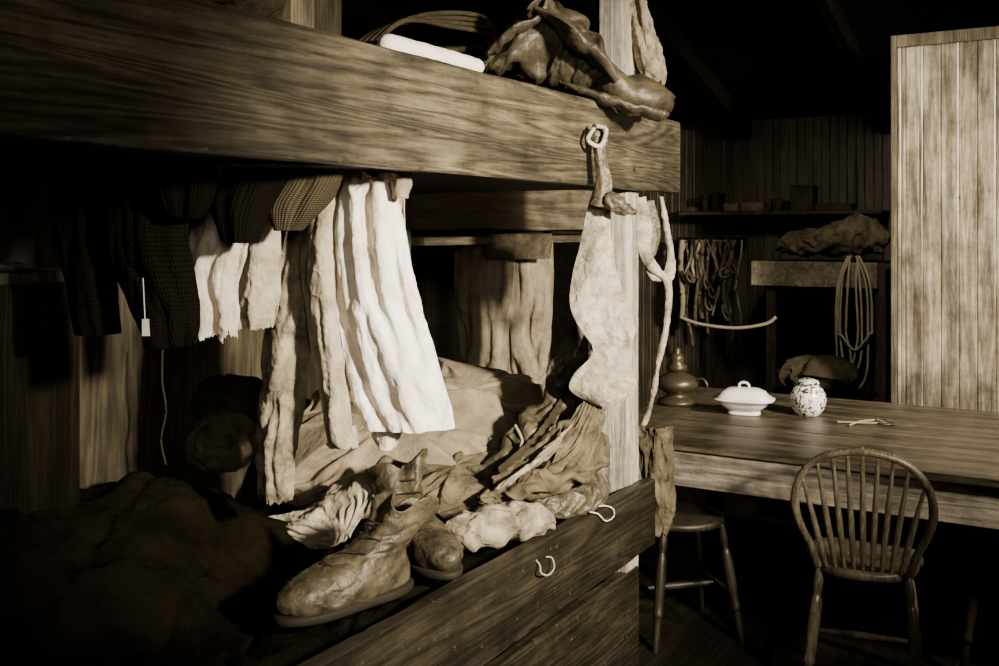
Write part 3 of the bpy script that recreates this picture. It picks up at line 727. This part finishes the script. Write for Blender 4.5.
lathe('lid', [(.048, .142), (.05, .147), (.042, .158), (.02, .166), (.003, .168)], M_jar, p, jr)
p = on_table(866, 424); sc_ = empty('scissors', p)
def tl(dx, dy, z=.006): return p+RIGHT*dx+FWD*dy+Vector((0, 0, z))
cord('blade_1', [tl(-.12, .02), tl(-.03, .0), tl(.05, -.01)], .0045, M_rope, sc_)
cord('blade_2', [tl(-.10, -.08, .010), tl(-.03, 0, .010), tl(.05, .04, .010)], .0045, M_rope, sc_)
for k, (cx, cy) in enumerate([(.08, -.02), (.08, .055)]):
    cord('finger_loop_%d' % (k+1), [tl(cx+.033*math.cos(t*math.pi/4), cy+.02*math.sin(t*math.pi/4), .006) for t in range(9)], .004, M_tin, sc_, 40)

# ---------------------------------------------------------------- windsor chair
def windsor(name, loc, ang, mat, h=.87):
    e = empty(name, loc); R = Matrix.Rotation(ang, 3, 'Z'); L = Vector(loc)
    T = lambda x, y, z: L+R @ Vector((x*.93, y, z))
    vs = []; fs = []; n = 64
    prof = [(.90, .425), (1.0, .435), (1.0, .452), (.97, .46), (.80, .455), (.5, .448), (.1, .446)]
    for s_, z in prof:
        for i in range(n):
            t = 2*math.pi*i/n; ca, sa = math.cos(t), math.sin(t)
            wd = .21 if sa > 0 else .195
            vs.append(T(math.copysign(abs(ca)**.75, ca)*wd*s_*(1+.06*sa), math.copysign(abs(sa)**.8, sa)*.20*s_, z))
    for j in range(len(prof)-1):
        for i in range(n): fs.append((j*n+i, j*n+(i+1) % n, (j+1)*n+(i+1) % n, (j+1)*n+i))
    fs.append(tuple(range(n-1, -1, -1))); fs.append(tuple((len(prof)-1)*n+i for i in range(n)))
    mkobj('seat', vs, fs, mat, e, True)
    pts = [(-.155, .455), (-.18, .53), (-.215, .60), (-.232, .67), (-.222, .745), (-.18, .812), (-.11, .855), (0, h), (.11, .855), (.18, .812), (.222, .745), (.232, .67), (.215, .60), (.18, .53), (.155, .455)]
    bk_ = lambda z: -.165-.20*(z-.455)
    tube('bow', [(T(x, bk_(z), z), .015, .013) for x, z in pts], mat, e, nu=14, nv=120)
    def hoopz(x):
        for (x0_, z0_), (x1_, z1_) in zip(pts[3:11], pts[4:12]):
            if x0_ <= x <= x1_: return z0_+(z1_-z0_)*(x-x0_)/(x1_-x0_)
        return .7
    for i in range(9):
        f = (i-4)/4
        xb = f*.125; xt = f*.205
        zt = hoopz(xt)
        tube('spindle_%d' % (i+1), [(T(xb, bk_(.455), .455), .0065, .0065), (T((xb*.65+xt*.35), bk_(.58), .455+(zt-.455)*.35), .011, .011), (T(xt, bk_(zt), zt), .0055, .0055)], mat, e, nu=10, nv=20)
        if i % 2 == 0:
            lathe('peg_%d' % (i+1), [(.006, 0), (.006, .004), (.003, .007)], mat, T(xt, bk_(zt), zt+.010), e, 12)
    fl = [(-.15, -.13, -.20, -.21), (.15, -.13, .20, -.21), (-.15, .13, -.20, .19), (.15, .13, .20, .19)]
    legs(T, fl, .44, mat, e)
    return e
def legs(T, fl, H, mat, e):
    for i, (a, b_, c, d) in enumerate(fl):
        q = lambda t: T(a+(c-a)*t, b_+(d-b_)*t, H*(1-t)+.0*t)
        tube('leg_%d' % (i+1), [(q(0), .013, .013), (q(.12), .017, .017), (q(.2), .013, .013), (q(.26), .019, .019), (q(.45), .021, .021), (q(.62), .017, .017), (q(.7), .020, .020), (q(.74), .014, .014), (q(.9), .014, .014), (q(1), .011, .011)], mat, e, nu=16, nv=60)
    s1 = lambda a, b_, nm: tube(nm, [(a, .008, .008), ((a+b_)/2, .014, .014), (b_, .008, .008)], mat, e, nu=12, nv=24)
    tt = .6
    P = [T(a+(c-a)*tt, b_+(d-b_)*tt, H*(1-tt)) for a, b_, c, d in fl]
    s1(P[0], P[2], 'stretcher_1'); s1(P[1], P[3], 'stretcher_2'); s1((P[0]+P[2])/2, (P[1]+P[3])/2, 'stretcher_3')
windsor('windsor_chair', (-.71, 3.67, 0), math.radians(10), M_chair, h=.872)
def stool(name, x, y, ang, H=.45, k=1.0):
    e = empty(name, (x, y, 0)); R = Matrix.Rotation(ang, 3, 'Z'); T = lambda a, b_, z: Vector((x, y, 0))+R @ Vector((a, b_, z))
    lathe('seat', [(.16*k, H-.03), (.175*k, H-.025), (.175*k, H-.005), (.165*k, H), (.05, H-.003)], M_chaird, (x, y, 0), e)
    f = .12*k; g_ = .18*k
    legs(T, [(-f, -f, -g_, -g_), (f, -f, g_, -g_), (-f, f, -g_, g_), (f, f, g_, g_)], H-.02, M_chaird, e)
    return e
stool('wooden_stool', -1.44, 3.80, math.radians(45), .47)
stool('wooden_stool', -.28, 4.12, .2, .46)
hang('draped_jacket', [(638, 672, 425, 3.3), (637, 676, 445, 3.29), (640, 676, 475, 3.28), (643, 674, 505, 3.28), (650, 668, 532, 3.28)], M_mid, Wk=1.25, seed=61, bow=.05, amp=.03, kv=1.0, bs=6, vf=6, crease=.006, rag=.1)

# ---------------------------------------------------------------- back of room
def hy(px, py, y):
    k = (px-499.5)/1000
    return U(px, py, y/(S*k+C))
A = hy(752, 262, 6.1); B = hy(878, 262, 6.1)
wb = empty('work_bench', (A.x, 6.3, 0))
box('front_board', A.x, B.x, 6.08, 6.12, 1.26, 1.41, M_bench, wb)
box('top', A.x, B.x+.2, 6.12, 6.76, 1.375, 1.405, M_part, wb)
box('leg_1', A.x+.08, A.x+.14, 6.12, 6.18, 0, 1.375, M_part, wb)
box('leg_2', B.x-.02, B.x+.04, 6.12, 6.18, 0, 1.375, M_part, wb)
ctube('canvas_bundle', [(hy(775, 247, 6.3), .02, .02), (hy(795, 244, 6.3), .1, .07), (hy(830, 240, 6.3), .12, .09), (hy(860, 236, 6.3), .12, .12), (hy(885, 244, 6.3), .04, .06)], M_mid, None, 60, 80, 1.12, 1.08, 2, .015, 5, fine=.008)
rp = empty('rope_coil', hy(855, 320, 6.03))
for k, (xl, xr, yb) in enumerate([(836, 868, 392), (840, 862, 378), (846, 858, 365), (838, 872, 350)]):
    d_ = 6.03-.012*k
    cord('loop_%d' % (k+1), [hy(848+k, 256, 6.07), hy(xl+2, 285, d_), hy(xl, 330, d_), hy(xl+4, yb-14, d_), hy((xl+xr)/2, yb, d_), hy(xr-2, yb-16, d_), hy(xr, 330, d_), hy(xr-2, 285, d_), hy(856+k, 256, 6.07)], .007, M_rope, rp, 70)
cord('rope_line', [hy(680, 317, 5.9), hy(700, 324, 5.9), hy(735, 328, 5.9), hy(765, 324, 5.9), hy(776, 317, 5.9)], .010, M_rope)
hc = empty('hanging_harness', hy(705, 280, 6.5))
for k in range(24):
    x = 678+random.random()*62; yb = 275+random.random()*80; s_ = random.uniform(1, 6); ph = random.random()*6
    pts = [hy(x+s_*math.sin(t*1.1+ph), 240+(yb-240)*t/6, 6.55+random.uniform(-.03, .03)) for t in range(7)]
    cord('thong_%d' % k, pts, random.uniform(.005, .02), random.choice([M_tin, M_mid, M_leather, M_leather, M_rope]), hc, 40)
for k in range(8):
    c = hy(686+random.random()*48, 262+random.random()*60, 6.5); a_ = random.uniform(.015, .03); b_ = random.uniform(.025, .05); rt_ = random.random()*3
    cord('toggle_%d' % k, [c+Vector((a_*math.cos(t*math.pi/4+rt_), .02*math.sin(t), b_*math.sin(t*math.pi/4))) for t in range(9)], .008, M_mid, hc, 24)
box('rail', hy(680, 245, 6.7).x, hy(745, 245, 6.7).x, 6.62, 6.76, 1.5, 1.55, M_locker, hc)
ws = empty('wall_shelf', (-2.2, 6.7, 1.7))
X0 = hy(682, 213, 6.6).x; X1 = hy(884, 213, 6.6).x
box('board', X0, X1, 6.52, 6.79, 1.70, 1.725, M_part, ws)
x = X0+.02; k = 0
while x < X1-.2:
    wd = random.uniform(.05, .24); hgt = random.uniform(.03, .17)
    if k % 4 == 1: lathe('tin_%d' % k, [(.045, 0), (.045, hgt), (.04, hgt+.005), (.01, hgt+.005)], M_dark, (x+.06, 6.66, 1.726), ws, 24); x += .11
    else: box('carton_%d' % k, x, x+wd, 6.57, 6.72, 1.726, 1.726+hgt, random.choice([M_locker, M_mid, M_dark]), ws, .006); x += wd+random.uniform(.0, .03)
    k += 1
q = hy(818, 398, 5.75)
cr_ = empty('wooden_crate', (q.x, 5.75, 0))
box('body', q.x-.25, q.x+.25, 5.55, 5.98, 0, q.z, M_locker, cr_)
box('lid', q.x-.27, q.x+.27, 5.53, 6.0, q.z, q.z+.02, M_locker, cr_)
pillow('canvas_sack', (q.x, 5.76, q.z+.135), .2, .17, .10, M_dark, (0, 0, .2), 91, .01, 1.08, fine=.006)

# ---------------------------------------------------------------- lights
def spot(name, loc, tgt, energy, size, blend, radius, colr=(1, .95, .85)):
    l = bpy.data.lights.new(name, 'SPOT'); l.energy = energy; l.spot_size = math.radians(size); l.spot_blend = blend
    l.shadow_soft_size = radius; l.color = colr
    o = bpy.data.objects.new(name, l); o.location = loc
    o.rotation_euler = (Vector(tgt)-Vector(loc)).to_track_quat('-Z', 'Y').to_euler(); col.objects.link(o); return o
spot('window_light', (1.6, 1.0, 2.2), (-1.3, 2.4, 1.3), 2500, 52, 1.0, .12)
spot('fill_light', (1.3, -1.2, 2.2), (-1.2, 1.7, 2.0), 150, 46, 1.0, .4)  # added soft fill from the camera side, lifts upper board and left end
spot('table_light', (1.6, 2.9, 2.5), (-.7, 4.9, 1.3), 1900, 62, 1.0, .2)
spot('back_wall_fill', (-1.0, 4.3, 2.9), (-1.5, 6.2, 1.2), 150, 80, 1.0, .2)  # added spot to brighten the back wall, no real fixture there
w_ = bpy.data.worlds.new('world'); bpy.context.scene.world = w_; w_.use_nodes = True
w_.node_tree.nodes['Background'].inputs[0].default_value = (1, .85, .6, 1)
w_.node_tree.nodes['Background'].inputs[1].default_value = .01

cam = bpy.data.cameras.new('camera'); co = bpy.data.objects.new('camera', cam); col.objects.link(co)
co.location = (0, 0, ZC); co.rotation_euler = FWD.to_track_quat('-Z', 'Y').to_euler()
cam.sensor_width = 36; cam.lens = 36*1000/999; cam.shift_y = -103/999; cam.clip_start = .05
bpy.context.scene.camera = co
